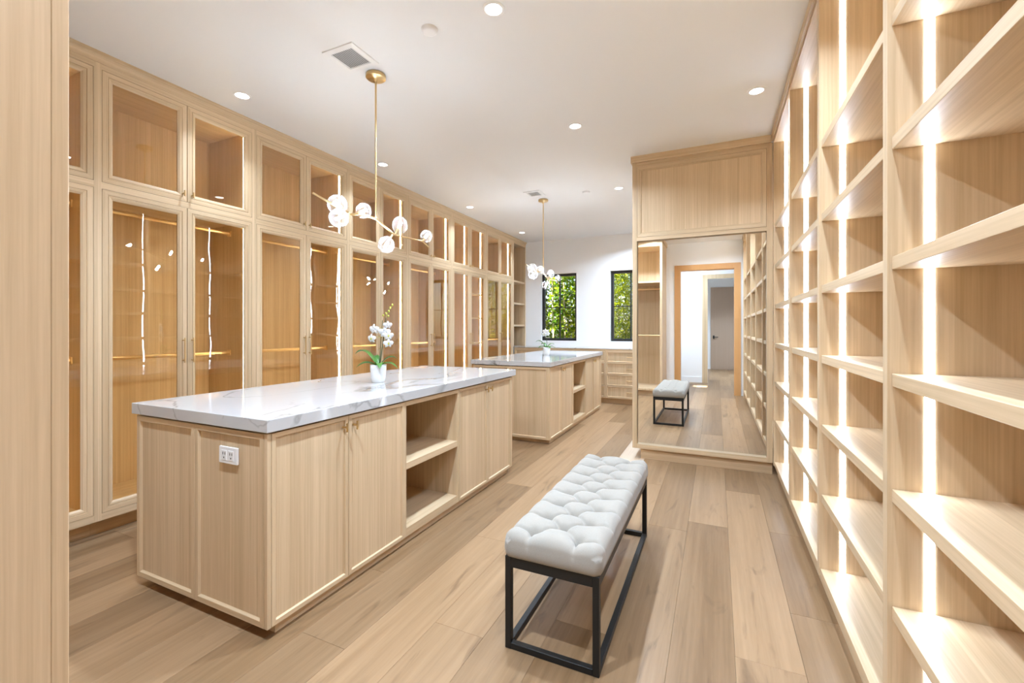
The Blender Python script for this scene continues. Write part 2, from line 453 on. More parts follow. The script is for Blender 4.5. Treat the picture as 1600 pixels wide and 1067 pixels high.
def bar_pull(M, a, z0, z1, parent):
    mb = MB()
    mb.tube([M(a, .028, z0), M(a, .028, z1)], .0048, 8)
    for z in (z0 + .018, z1 - .018): mb.tube([M(a, 0, z), M(a, .028, z)], .0045, 8)
    return obj('handle', mb, brass, parent)
def tab_pull(M, a, z, parent, h=.026):
    mb = MB()
    mb.tube([M(a, -.004, z), M(a, .026, z)], .0055, 8)
    mb.tube([M(a, .026, z - h), M(a, .026, z + h)], .0058, 8)
    return obj('handle', mb, brass, parent)

def glass_door(root, M, a0, a1, z0, z1, hside, kind):
    g = .002
    dr = obj('door', MB().frame(M, a0 + g, a1 - g, z0 + g, z1 - g, DOOR_PROF), oak_z, root, .0006, m2=oak_y)
    obj('glass_pane', MB().pbox(M, a0 + .060, a1 - .060, -.016, -.012, z0 + .060, z1 - .060), door_glass, dr)
    ha = a1 - .030 if hside > 0 else a0 + .030
    if kind == 'low': bar_pull(M, ha, 1.07, 1.25, dr)
    else: tab_pull(M, ha, z0 + .055, dr, .020)
    return dr

STILES = [0.387, 1.422, 2.453, 3.491, 4.484, 5.505, 6.563, 7.645]
ZU0, ZU1, ZL0, ZL1 = 2.240, 2.947, .153, 2.198
lab = ['glass-door oak wardrobe just behind the near end panel, only one door showing',
       'glass-door oak wardrobe level with the near end of the front island',
       'glass-door oak wardrobe, second pair of full doors from the left',
       'glass-door oak wardrobe directly behind the orchid of the front island',
       'glass-door oak wardrobe beyond the front orchid with a window reflected in one door',
       'glass-door oak wardrobe with two lit strips and small inner shelves',
       'farthest glass-door oak wardrobe, next to the open corner shelves']
M = facing_x(XF)
XBK = -4.10
for k in range(7):
    y0, y1 = STILES[k], STILES[k + 1]; yc = (y0 + y1) / 2
    r = thing('wardrobe', lab[k], 'wardrobe', (XF, yc, 0), 'glass-door wardrobes along the left wall')
    ff = MB()
    ff.pbox(M, y0, y0 + .020, -.020, 0, .109, 2.984).pbox(M, y1 - .020, y1, -.020, 0, .109, 2.984)
    obj('face_frame', ff, oak_z, r)
    for a, b in ((.109, ZL0), (ZL1, ZU0), (ZU1, 2.984)):
        obj('rail', MB().pbox(M, y0 + .020, y1 - .020, -.020, 0, a, b), oak_y, r)
    for a, b in ((y0 + .0005, y0 + .018), (y1 - .018, y1 - .0005)):
        obj('side_panel', MB().box(XBK, XF - .020, a, b, .109, 3.03), oak_z, r)
    obj('back_panel', MB().box(XBK - .012, XBK, y0 + .0005, y1 - .0005, .109, 3.03), oak_z, r)
    yi0, yi1 = y0 + .018, y1 - .018
    for a, b in ((.109, .150), (2.200, 2.238), (2.955, 2.984)):
        obj('deck', MB().box(XBK, XF - .021, yi0, yi1, a, b), oak_y, r)
    obj('kick_board', MB().box(-3.63, -3.61, y0 + .0005, y1 - .0005, 0, .109), oak_y, r)
    mid = yc if k < 3 else {3: 3.987, 4: 4.992, 5: 6.035, 6: 7.09}[k]
    gap = 0.0
    for (a0, a1, hs) in ((y0 + .020, mid, 1), (mid, y1 - .020, -1)):
        if k == 0 and hs == 1: pass
        glass_door(r, M, a0, a1, ZU0, ZU1, hs, 'up'); glass_door(r, M, a0, a1, ZL0, ZL1, hs, 'low')
    ends = [y1 - .018]
    if k == 5:
        for a, b in ((.15, 2.2), (2.238, 2.955)):
            obj('divider', MB().box(XBK, XF - .03, mid - .012, mid + .012, a, b), oak_z, r)
        ends.append(mid - .012)
        for zz in (.62, 1.06, 1.47, 1.86):
            obj('shelf', MB().box(XBK, XF - .06, mid + .012, yi1, zz, zz + .022), oak_y, r, .001)
    else:
        for zr in (2.13, 1.11):
            if k == 6 and zr > 2: continue
            rr = MB().tube([(-3.81, yi0, zr), (-3.81, yi1, zr)], .014, 12)
            for ye in (yi0, yi1 - .008): rr.box(-3.832, -3.788, ye, ye + .008, zr - .025, zr + .022)
            obj('hanging_rail', rr, rod_m, r)
    for ye in ends:
        for (a, b) in ((.155, 2.195), (2.245, 2.95)):
            obj('led_strip', MB().box(-3.625, -3.609, ye - .003, ye, a, b), ledl_m, r)
    for zz in (ZU0 + .07, ZU1 - .09, ZL0 + .12, 1.13, ZL1 - .09):
        obj('hinge', MB().box(-3.60, -3.537, y1 - .030, y1 - .0185, zz - .008, zz + .008), steel, r)

# crown along the left run
cp = [(-3.535, 2.984), (-3.511, 2.984), (-3.511, 2.996), (-3.508, 3.010), (-3.500, 3.021), (-3.494, 3.026), (-3.494, CEIL), (-3.535, CEIL)]
cm = MB(); nc = len(cp)
cm.add([(x, y, z) for y in (.387, 8.249) for x, z in cp], [(i, (i + 1) % nc, nc + (i + 1) % nc, nc + i) for i in range(nc)] + [tuple(range(nc)), tuple(range(2 * nc - 1, nc - 1, -1))])
struct('trim_3', cm, oak_y)

# open corner shelves
oy0, oy1 = 7.645, 8.249
r = thing('corner_shelves', 'open oak shelf column between the last glass door and the window wall', 'shelf', (XF, 7.95, .965))
for a, b in ((oy0 + .0005, oy0 + .036), (oy1 - .036, oy1)):
    obj('side_panel', MB().box(XBK, XF, a, b, .967, 2.984), oak_z, r, .001)
obj('back_panel', MB().box(XBK - .012, XBK, oy0, oy1, .967, 2.984), oak_z, r)
obj('top_rail', MB().box(XBK, XF, oy0 + .036, oy1 - .036, 2.945, 2.984), oak_y, r)
for zz in (1.352, 1.778, 2.205):
    obj('shelf', MB().box(XBK, XF - .012, oy0 + .036, oy1 - .036, zz, zz + .035), oak_y, r, .001)

# ------------------------------------------------------------------ low drawer run under the windows
YD = 7.69
M = facing_ny(YD)
edges = [-3.515, -2.655, -1.760, -.868, .455]
dl = ['oak drawer cabinet in the corner below the open shelves', 'oak drawer cabinet behind the back island',
      'oak drawer cabinet under the right window with four bar pulls showing', 'oak drawer cabinet behind the mirror cabinet']
for k in range(4):
    a0, a1 = edges[k], edges[k + 1]
    if k == 3: a1 = .02
    r = thing('drawer_cabinet', dl[k], 'cabinet', ((a0 + a1) / 2, YD, 0), 'drawer cabinets under the windows')
    c = MB().box(a0 + .0005, a1 - .0005, YD + .021, YB - .001, .10, .952)
    obj('carcass', c, oak_z, r)
    f = MB().pbox(M, a0 + .0005, a0 + .012, -.02, 0, .10, .952).pbox(M, a1 - .012, a1 - .0005, -.02, 0, .10, .952)
    obj('face_frame', f, oak_z, r)
    for p0, p1 in ((.918, .952), (.10, .109)):
        obj('rail', MB().pbox(M, a0 + .012, a1 - .012, -.02, 0, p0, p1), oak_x, r)
    zs = [.109, .315, .516, .722, .918]
    for z0, z1 in zip(zs, zs[1:]):
        dr = obj('drawer', MB().frame(M, a0 + .014, a1 - .014, z0 + .002, z1 - .002, SHAKER), oak_z, r, .0006, m2=oak_x)
        obj('drawer_panel', MB().pbox(M, a0 + .036, a1 - .036, -.0205, -.009, z0 + .024, z1 - .024), oak_z, dr)
        zc = (z0 + z1) / 2; ac = (a0 + a1) / 2
        h = MB().tube([M(ac - .085, .022, zc), M(ac + .085, .022, zc)], .005, 8)
        for q in (-.07, .07): h.tube([M(ac + q, -.006, zc), M(ac + q, .022, zc)], .004, 8)
        obj('handle', h, brass, dr)
    obj('kick_board', MB().box(a0, a1, 7.765, 7.785, 0, .10), oak_x, r)
wt = obj('worktop', MB().box(-3.60, .02, YD - .004, YB - .001, .952, .966), quartz, None, .001)
tag(wt, 'thin white stone top of the low drawers under the windows', 'worktop')

# ------------------------------------------------------------------ islands
def island(off, lbl, labtop):
    X0, X1 = -2.705, -1.712; Y0, Y1 = 1.252 + off, 3.70 + off
    r = thing('island_cabinet', lbl, 'cabinet', ((X0 + X1) / 2, (Y0 + Y1) / 2, 0), 'quartz-topped islands')
    zb, zt = .050, .874
    body = MB()
    yo0, yo1 = 2.172 + off, 2.757 + off
    body.box(X0 + .02, X1 - .55, Y0 + .0205, Y1 - .02, zb, zt)
    obj('carcass', body, oak_z, r)
    for a, b in ((Y0 + .0205, yo0 - .018), (yo1 + .018, Y1 - .02)):
        obj('carcass', MB().box(X1 - .549, X1 - .021, a, b, zb, zt), oak_z, r)
    for a, b in ((yo0 - .018, yo0), (yo1, yo1 + .018)):
        obj('niche_side', MB().box(X1 - .549, X1 - .002, a, b, zb, zt), oak_z, r, .0008)
    for a, b in ((zb, .102), (.846, zt)):
        obj('niche_deck', MB().box(X1 - .548, X1 - .0025, yo0, yo1, a, b), oak_y, r)
    obj('shelf', MB().box(X1 - .549, X1 - .003, yo0, yo1, .458, .498), oak_y, r, .0008)
    Mx = facing_x(X1)
    pairs = ((1.272, 1.705, 1), (1.705, 2.154, -1), (2.775, 3.223, 1), (3.223, 3.674, -1))
    for a0, a1, hs in pairs:
        a0 += off; a1 += off
        dr = obj('door', MB().frame(Mx, a0 + .0015, a1 - .0015, zb, zt - .002, SHAKER), oak_z, r, .0006, m2=oak_y)
        obj('door_panel', MB().pbox(Mx, a0 + .024, a1 - .024, -.0205, -.009, zb + .023, zt - .025), oak_z, dr)
        tab_pull(Mx, (a1 - .035) if hs > 0 else (a0 + .035), zt - .055, dr, .022)
    for a, b in ((Y0, 1.2715 + off), (3.6745 + off, Y1)):
        obj('end_stile', MB().box(X1 - .0205, X1, a, b, zb, zt), oak_z, r, .0012)
    My = facing_ny(Y0)
    for a0, a1 in ((X0, -2.2165), (-2.2165, X1 - .021)):
        ep = obj('end_panel', MB().frame(My, a0 + .0008, a1 - .0008, zb, zt - .002, [(0, -.020), (0, 0), (.025, 0), (.031, -.011), (.031, -.020)]), oak_z, r, .0006, m2=oak_x)
        obj('panel_infill', MB().pbox(My, a0 + .030, a1 - .030, -.0205, -.011, zb + .030, zt - .032), oak_z, ep)
    obj('side_panel', MB().box(X0, X0 + .0195, Y0 + .021, Y1, zb, zt), oak_z, r, .0012)
    obj('side_panel', MB().box(X0 + .02, X1 - .021, Y1 - .0195, Y1, zb, zt), oak_z, r, .0012)
    obj('kick_board', MB().box(X0 + .06, X1 - .024, Y0 + .055, Y1 - .06, 0, zb), oak_y, r, .001)
    obj('shadow_gap_spacer', MB().box(X0 + .012, X1 - .012, Y0 + .012, Y1 - .012, zt, .880), dark_gap, r)  # dark colour stands in for the shade in the gap under the worktop
    w = obj('worktop', MB().box(-2.735, -1.700, 1.243 + off, 3.757 + off, .880, .935), quartz, None, .0025, 2)
    w.location = (0, 0, 0)
    tag(w, labtop, 'worktop', 'quartz worktops on the islands')
    return r
island(0, 'large oak island cabinet nearest the camera with a white outlet on its end', 'thick white veined worktop of the front island, orchid with long spike on it')
island(3.46, 'oak island cabinet farther back, in front of the window wall', 'thick white veined worktop of the back island with a small orchid')

# outlet on island end
r = thing('electrical_outlet', 'white double outlet plate on the end panel of the front island', 'outlet', (-1.968, 1.26, .755))
M = facing_ny(1.26)
obj('cover_plate', MB().pbox(M, -2.030, -1.906, 0, .010, .718, .792), white_gloss, r, .002, 2)
for a in (-1.992, -1.944):
    q = obj('receptacle', MB().pbox(M, a - .017, a + .017, .010, .012, .733, .777), pot_m, r, .001)
    obj('slot', MB().pbox(M, a - .009, a - .005, .012, .0125, .757, .769).pbox(M, a + .005, a + .009, .012, .0125, .757, .769).pbox(M, a - .003, a + .003, .012, .0125, .741, .748), dark_gap, q)

# ------------------------------------------------------------------ mirror cabinet
r = thing('mirror_cabinet', 'tall oak cabinet with a floor-to-door mirror and a flat panel door above', 'cabinet', (-.16, 4.9, 0))
YM = 4.58; M = facing_ny(YM); mx0, mx1 = -.776, .455
obj('carcass', MB().box(mx0, mx1, MY + .012, 5.20, .109, 2.984), oak_z, r)
f = MB().pbox(M, mx0, -.732, -.0515, 0, .109, 2.984).pbox(M, .408, mx1, -.0515, 0, .109, 2.984)
obj('face_frame', f, oak_z, r)
for a, b in ((.109, .150), (2.197, 2.232), (2.942, 2.984)):
    obj('rail', MB().pbox(M, -.732, .408, -.0515, 0, a, b), oak_x, r)
dr = obj('door', MB().frame(M, -.730, .406, 2.2345, 2.9395, [(0, -.020), (0, 0), (.030, 0), (.031, -.003), (.034, -.003), (.036, -.001), (.046, -.008), (.046, -.02)]), oak_z, r, .0006, m2=oak_x)
obj('door_panel', MB().pbox(M, -.684, .360, -.0205, -.008, 2.280, 2.894), oak_z, dr)
obj('mirror', MB().box(-.7315, .4075, MY, MY + .006, .1505, 2.1965), mirror_m, r)
obj('kick_board', MB().box(-.70, mx1, 4.615, 4.635, 0, .109), oak_x, r, .001)
struct('trim_4', MB().box(-.790, .442, 4.560, 4.60, 2.984, CEIL).box(-.790, -.770, 4.60, 5.20, 2.984, CEIL), oak_x, .001)

# ------------------------------------------------------------------ right-hand open shelving
XS = .458; XSB = .885
LEV = [(.095, .133), (.462, .500), (.807, .845), (1.148, 1.186), (1.492, 1.530), (1.846, 1.884), (2.210, 2.248)]
ZTOP = 2.966
def bay(y0, y1, label, group='open shelving bays along the right wall', th=.038):
    """bay with its far divider y1..y1+th"""
    r = thing('shelving_bay', label, 'shelf', (XS, (y0 + y1) / 2, 0), group)
    obj('divider', MB().box(XS, XSB, y1, y1 + th, .095, 2.984), oak_z, r, .0012)
    obj('back_panel', MB().box(XSB, XSB + .012, y0, y1 + th, .095, 2.984), oak_z, r)
    for i, (a, b) in enumerate(LEV):
        x = XS + (.011 if i else .006)
        obj('shelf', MB().box(x, XSB, y0 + .0005, y1 - .0005, a, b), oak_y, r, .0012)
    obj('top_panel', MB().box(XS, XSB, y0 + .0005, y1 - .0005, ZTOP, 2.984), oak_y, r)
    obj('kick_board', MB().box(XS + .035, XS + .05, y0, y1 + th, 0, .095), oak_y, r)
    tops = [b for a, b in LEV]; bots = [a for a, b in LEV[1:]] + [ZTOP]
    for z0, z1 in zip(tops, bots):
        obj('led_strip', MB().box(.543, .565, y1 - .0015, y1, z0 + .001, z1 - .001), led_m, r)
    return r
bl = [(-.238, .690, 'open oak shelving bay beside the camera, seen only in the mirror'), (.728, 1.656, 'nearest open oak shelving bay, cut by the right edge of the photo'),
      (1.694, 2.622, 'open oak shelving bay second from the right edge, brightly lit strip'),
      (2.660, 3.590, 'open oak shelving bay one before the mirror cabinet corner'),
      (3.628, 4.541, 'open oak shelving bay touching the mirror cabinet')]
for y0, y1, lb in bl: bay(y0, y1, lb)
ep_ = obj('shelving_end_panel', MB().box(XS, XSB + .012, -.276, -.2385, .0, 2.984), oak_z, None)
tag(ep_, 'oak end panel closing the right shelving by the doorway', 'panel')
for y0, y1, lb in ((5.21, 6.55, 'open oak shelving bay just behind the mirror cabinet'), (6.588, 7.25, 'open oak shelving bay on the hidden right side by the windows')):
    bay(y0, y1, lb, 'open shelving bays behind the mirror cabinet')
bay(7.288, 7.65, 'narrow open oak shelving bay beside the low drawers', 'open shelving bays behind the mirror cabinet')
struct('trim_5', MB().box(.442, XS + .012, -.276, 4.558, 2.9845, CEIL), oak_y, .001)

# ------------------------------------------------------------------ entry wardrobe (near left panel, and in the mirror)
ex0, ex1 = -1.98, -.950; ey0, ey1 = -.449, .348
r = thing('entry_wardrobe', 'tall open oak wardrobe at the left edge, its side panel close to the camera', 'wardrobe', ((ex0 + ex1) / 2, ey1, 0))
obj('side_panel', MB().box(ex1 - .020, ex1, ey0, ey1 - .022, .0, 2.984), oak_z, r)
obj('side_panel', MB().box(ex0, ex0 + .020, ey0, ey1 - .022, .0, 2.984), oak_z, r)
ff = MB().box(ex1 - .042, ex1 + .0004, ey1 - .022, ey1, .0, 2.984).box(ex0, ex0 + .04, ey1 - .022, ey1, .109, 2.984)
ff.box(ex0 + .04, ex1 - .042, ey1 - .022, ey1, 2.90, 2.984).box(ex0 + .04, ex1 - .042, ey1 - .022, ey1, .109, .15)
obj('face_frame', ff, oak_z, r, .0015)
obj('back_panel', MB().box(ex0 + .02, ex1 - .02, ey0, ey0 + .012, .11, 2.95), oak_z, r)
for a, b in ((.109, .15), (2.92, 2.95)):
    obj('deck', MB().box(ex0 + .02, ex1 - .02, ey0 + .012, ey1 - .023, a, b), oak_x, r)
for zz in (2.20,):
    obj('shelf', MB().box(ex0 + .02, ex1 - .02, ey0 + .012, ey1 - .04, zz, zz + .035), oak_x, r, .001)
for zz in (2.10, 1.17):
    obj('hanging_rail', MB().tube([(ex0 + .02, .02, zz), (ex1 - .02, .02, zz)], .016, 12), rod_m, r)
obj('kick_board', MB().box(ex0 + .04, ex1 - .042, ey1 - .10, ey1 - .08, 0, .109), oak_x, r)
struct('trim_6', MB().box(ex0, ex1 + .02, ey1 - .02, ey1 + .02, 2.984, CEIL).box(ex1, ex1 + .02, ey0, ey1 - .02, 2.984, CEIL), oak_x, .001)

# ------------------------------------------------------------------ bench
BX0, BX1, BY0, BY1 = -.795, -.402, 1.648, 2.905
r = thing('bench', 'tufted ivory bench on a black metal box frame between island and shelving', 'bench', ((BX0 + BX1) / 2, (BY0 + BY1) / 2, 0))
T = .026
for x in (BX0, BX1 - T):
    for y in (BY0, BY1 - T):
        obj('leg', MB().box(x, x + T, y, y + T, 0, .380), black_metal, r, .0015)
for x in (BX0, BX1 - T):
    obj('side_rail', MB().box(x + .0005, x + T - .0005, BY0 + T, BY1 - T, .0, T), black_metal, r, .0015)
    obj('seat_rail', MB().box(x + .001, x + T - .001, BY0 + T, BY1 - T, .336, .379), black_metal, r, .0015)
for y in (BY0, BY1 - T):
    obj('end_rail', MB().box(BX0 + T, BX1 - T, y + .0005, y + T - .0005, .0, T), black_metal, r, .0015)
    obj('seat_rail', MB().box(BX0 + T, BX1 - T, y + .001, y + T - .001, .336, .379), black_metal, r, .0015)
def cushion():
    cx, cy = (BX0 + BX1) / 2, (BY0 + BY1) / 2
    a, b = (BX1 - BX0) / 2 + .008, (BY1 - BY0) / 2 + .008
    z0, H, R = .380, .098, .036
    nx, ny = 84, 250
    tuf = []
    for k in range(8):
        for x in (-.095, .095): tuf.append((x, -b + .085 + k * .1575))
    for k in range(7): tuf.append((0., -b + .085 + .0788 + k * .1575))
    # creases: diamond lines + lines to the edges
    seg = []
    for k in range(8):
        y = -b + .085 + k * .1575
        for sx in (-1, 1):
            seg.append(((sx * .095, y), (sx * (a + .02), y)))
            if k < 7: seg.append(((sx * .095, y), (0, y + .0788)))
            if k > 0: seg.append(((sx * .095, y), (0, y - .0788)))
    for sx in (-1, 1):
        for k in (0, 7):
            y = -b + .085 + k * .1575; seg.append(((sx * .095, y), (sx * .095, -b - .02 if k == 0 else b + .02)))
    def dseg(px, py, s):
        (x1, y1), (x2, y2) = s; dx, dy = x2 - x1, y2 - y1
        t = max(0, min(1, ((px - x1) * dx + (py - y1) * dy) / (dx * dx + dy * dy)))
        return math.hypot(px - x1 - t * dx, py - y1 - t * dy)
    def sp(n, L):
        out = []
        for i in range(n + 1):
            t = 2 * i / n - 1
            s = math.copysign(1 - (1 - abs(t)) ** 1.0, t)
            out.append(s * L)
        # denser at the rim
        q = 7
        rim = [L - R * (1 - math.cos(PI / 2 * k / q)) for k in range(q)]  # from L inward
        inner = [v for v in out if abs(v) < L - R]
        return sorted([-v for v in rim] + inner + rim)
    xs, ys = sp(nx, a), sp(ny, b)
    vs = []
    for y in ys:
        for x in xs:
            dx = max(0, abs(x) - (a - R)); dy = max(0, abs(y) - (b - R)); d = min(R, math.hypot(dx, dy))
            # round the plan corners
            px, py = x, y
            if dx > 0 and dy > 0 and math.hypot(dx, dy) > R:
                f = R / math.hypot(dx, dy); px = math.copysign(a - R + dx * f, x); py = math.copysign(b - R + dy * f, y)
            rim = math.sqrt(max(0, R * R - d * d))
            edge = min(a - abs(px), b - abs(py))
            w = min(1, max(0, edge / .045))
            zz = z0 + H - R + rim
            dt = min(math.hypot(px - tx, py - ty) for tx, ty in tuf)
            ds = min(dseg(px, py, s) for s in seg)
            zz += .012 * w
            zz -= .040 * math.exp(-(dt / .020) ** 2) + (.012 + .004) * math.exp(-(dt / .055) ** 2)
            zz -= (.013 * math.exp(-(ds / .0075) ** 2) + .010 * math.exp(-(ds / .030) ** 2)) * (.35 + .65 * w)
            vs.append((cx + px, cy + py, zz))
    nX, nY = len(xs), len(ys)
    fs = [(j * nX + i, j * nX + i + 1, (j + 1) * nX + i + 1, (j + 1) * nX + i) for j in range(nY - 1) for i in range(nX - 1)]
    loop = [i for i in range(nX)] + [(j + 1) * nX - 1 for j in range(1, nY)] + [(nY - 1) * nX + i for i in range(nX - 2, -1, -1)] + [j * nX for j in range(nY - 2, 0, -1)]
    n = len(loop); base = len(vs)
    for lv, (zz, ins) in enumerate(((z0 + H - R - .012, -.002), (z0 + .030, -.003), (z0 + .010, 0.0), (z0, .006))):
        for i in loop:
            x, y, z = vs[i]; vx, vy = x - cx, y - cy
            L = math.hypot(max(0, abs(vx) - (a - R)), max(0, abs(vy) - (b - R))) or 1
            ox = math.copysign(max(0, abs(vx) - (a - R)) / L, vx); oy = math.copysign(max(0, abs(vy) - (b - R)) / L, vy)
            pl = 0.0
            vs.append((x - ox * ins, y - oy * ins, min(zz, z)))
    prev = loop
    for lv in range(4):
        cur = [base + lv * n + k for k in range(n)]
        for k in range(n): fs.append((prev[k], prev[(k + 1) % n], cur[(k + 1) % n], cur[k]))
        prev = cur
    fs.append(tuple(prev))
    return MB().add(vs, fs, True)
obj('cushion', cushion(), linen, r)

# ------------------------------------------------------------------ pendants
def pendant(cx, cy, label, flip=1):
    r = thing('pendant_light', label, 'chandelier', (cx, cy, CEIL), 'brass branch chandeliers over the islands')
    obj('canopy', MB().lathe([(.0001, 0), (.062, 0), (.066, -.004), (.066, -.024), (.062, -.028), (.016, -.030), (.012, -.05), (.0001, -.05)], (cx, cy, CEIL), 32), brass, r)
    obj('rod', MB().tube([(cx, cy, CEIL - .045), (cx, cy, 2.066)], .0065, 10), brass, r)
    P = lambda dx, dy, z: (cx + dx, cy + flip * dy, z)
    arms = [(P(0, 0, 2.066), P(-.005, -.12, 2.070), .008), (P(-.005, -.12, 2.070), P(-.02, -.21, 2.050), .008), (P(-.02, -.21, 2.050), P(-.05, -.48, 2.118), .006),
            (P(0, 0, 2.066), P(.005, .182, 1.992), .008), (P(.005, .182, 1.992), P(.02, .50, 2.000), .006), (P(.02, .50, 2.000), P(.03, .575, 1.962), .005)]
    for p, q, rr in arms: obj('arm', MB().tube([p, q], rr, 10), brass, r)
    G = [((-.04, -.30, 2.092), .060, (-.02, -.235, 2.056), 1.02), ((-.03, -.297, 2.008), .060, (-.02, -.225, 2.050), .96), ((.01, -.125, 2.090), .050, (-.005, -.165, 2.062), 1.0),
         ((.02, .228, 2.068), .054, (.005, .192, 1.994), 1.18), ((.0, .105, 1.908), .056, (.004, .165, 1.990), 1.06), ((.03, .535, 2.046), .046, (.02, .50, 2.002), 1.02)]
    for c, rr, j, sz in G:
        c, j = P(*c), P(*j)
        g = obj('globe', MB().sphere(c, rr, 28, 16, sz), globe_glass, r)
        v = (Vector(c) - Vector(j)); 
        s1 = Vector(c) - v.normalized() * rr * .95; s2 = Vector(c) - v.normalized() * rr * .45; s3 = Vector(c) + v.normalized() * rr * .42
        obj('socket', MB().tube([j, s1, s2], .009, 10), brass, g)
        obj('bulb', MB().tube([s2, s2 + (s3 - s2) * .2, s2 + (s3 - s2) * .8, s3], .0085, 10), bulb_m, g)
    return r
pendant(-2.114, 2.351, 'brass branch chandelier with six clear globes hanging over the front island')
pendant(-2.122, 5.585, 'brass branch chandelier with six clear globes hanging over the back island', 1)

# ------------------------------------------------------------------ ceiling fittings
DL = [(-3.205, 2.143, 'downlight above the wardrobes, nearest one on the left'), (-3.205, 3.671, 'downlight above the wardrobes, second on the left'),
      (-3.205, 5.489, 'downlight above the wardrobes, third on the left'), (-3.205, 7.353, 'downlight above the wardrobes, nearest the window wall'),
      (-1.10, 2.136, 'large-looking downlight at the top edge above the aisle'), (-1.10, 3.665, 'downlight above the aisle in the middle of the ceiling'),
      (-1.10, 5.517, 'downlight beside the top left corner of the mirror cabinet'), (.263, 3.677, 'downlight close to the right shelving and mirror cabinet')]
def downlight(x, y, label, p=P_DOWN, spread=150):
    if x < -3: p *= .20; spread = 105
    elif x > 0: p *= .44; spread = 118
    if 0 < y < 1 and x > -2: p *= 1.7; spread = 150  # extra output for the added entrance lamps
    if y > 7 and x > -2: p *= 2.0
    r = thing('recessed_downlight', 'round white ' + label, 'ceiling light', (x, y, CEIL), 'recessed ceiling downlights')
    obj('trim_ring', MB().lathe([(.045, 0), (.046, -.004), (.058, -.004), (.062, -.001), (.062, 0)], (x, y, CEIL), 32), white_gloss, r)
    obj('lens', MB().lathe([(.0001, -.0015), (.0455, -.0015)], (x, y, CEIL), 32), lens_m, r)
    ld = bpy.data.lights.new('downlight_lamp', 'AREA'); ld.shape = 'DISK'; ld.size = .085; ld.energy = p; ld.color = (.70, .86, 1.06); ld.spread = math.radians(spread)
    lo = bpy.data.objects.new('downlight_lamp', ld); COL.objects.link(lo); lo.location = (x, y, CEIL - .006)
for x, y, lb in DL: downlight(x, y, lb)
downlight(.20, 6.6, 'downlight hidden behind the mirror cabinet')
downlight(-1.10, 7.353, 'downlight of the aisle row nearest the windows')
downlight(-1.10, .6, 'downlight added out of view over the entrance, in line with the aisle')  # this lamp and the next three are added, unseen front fill
downlight(.263, .6, 'downlight added out of view by the shelving over the entrance')
downlight(.263, 2.14, 'downlight added by the nearest shelving, above the top of the photo')
downlight(-3.205, .6, 'downlight added over the first wardrobe, beyond the left edge')

def vent(x0, x1, y0, y1, label):
    r = thing('ceiling_vent', label, 'vent', ((x0 + x1) / 2, (y0 + y1) / 2, CEIL), 'white ceiling air vents')
    M = lambda a, d, z: (a, z, CEIL - d)
    obj('frame', MB().frame(M, x0, x1, y0, y1, [(0, 0), (.002, .006), (.036, .009), (.038, .0), ]), white_gloss, r)
    obj('backing', MB().box(x0 + .03, x1 - .03, y0 + .03, y1 - .03, CEIL - .0012, CEIL - .0002), vent_back, r)
    n = 12; L = x1 - x0 - .076
    for i in range(n):
        xx = x0 + .038 + L * (i + .5) / n
        sl = MB().add([(xx - .006, y0 + .038, CEIL - .0015), (xx + .003, y0 + .038, CEIL - .008), (xx + .003, y1 - .038, CEIL - .008), (xx - .006, y1 - .038, CEIL - .0015),
                       (xx - .005, y0 + .038, CEIL - .0013), (xx + .0045, y0 + .038, CEIL - .0072), (xx + .0045, y1 - .038, CEIL - .0072), (xx - .005, y1 - .038, CEIL - .0013)],
                      [(0, 1, 2, 3), (4, 7, 6, 5), (0, 4, 5, 1), (1, 5, 6, 2), (2, 6, 7, 3), (3, 7, 4, 0)])
        obj('slat', sl, white_gloss, r)
vent(-2.25, -2.0, 2.016, 2.256, 'white louvred ceiling vent beside the front chandelier canopy')
vent(-2.24, -2.02, 5.17, 5.40, 'small white louvred ceiling vent beside the back chandelier canopy')
o = obj('smoke_detector', MB().lathe([(.0001, -.020), (.030, -.020), (.044, -.014), (.048, 0)], (-1.511, 2.124, CEIL), 32), white_gloss)
tag(o, 'round white cover on the ceiling near the top edge of the photo', 'smoke detector', 'round white ceiling covers')
o = obj('smoke_detector', MB().lathe([(.0001, -.012), (.034, -.012), (.046, -.008), (.048, 0)], (-1.507, 5.50, CEIL), 32), white_gloss)
tag(o, 'round white cover on the ceiling right of the back chandelier', 'smoke detector', 'round white ceiling covers')

# ------------------------------------------------------------------ orchids
def leaf_blade(base, ang, L, w, rise, droop):
    n = 10; vs = []; top = []
    dx, dy = math.cos(ang), math.sin(ang)
    for i in range(n + 1):
        t = i / n; r_ = L * t; z = rise * math.sin(t * PI * .62) - droop * t * t
        ww = w * (math.sin(PI * min(1, .12 + t * .88)) ** .6) * (1 - .15 * t)
        c = Vector(base) + Vector((dx * r_, dy * r_, z)); s = Vector((-dy, dx, 0))
        vs += [c - s * ww + Vector((0, 0, ww * .35)), c, c + s * ww + Vector((0, 0, ww * .35))]
    th = Vector((0, 0, -.0015)); m = len(vs); vs2 = vs + [v + th for v in vs]
    fs = []
    for i in range(n):
        for k in (0, 1):
            a = i * 3 + k; fs.append((a, a + 1, a + 4, a + 3)); fs.append((m + a, m + a + 3, m + a + 4, m + a + 1))
        fs.append((i * 3, i * 3 + 3, m + i * 3 + 3, m + i * 3)); fs.append((i * 3 + 2, m + i * 3 + 2, m + i * 3 + 5, i * 3 + 5))
    return MB().add(vs2, fs, True)
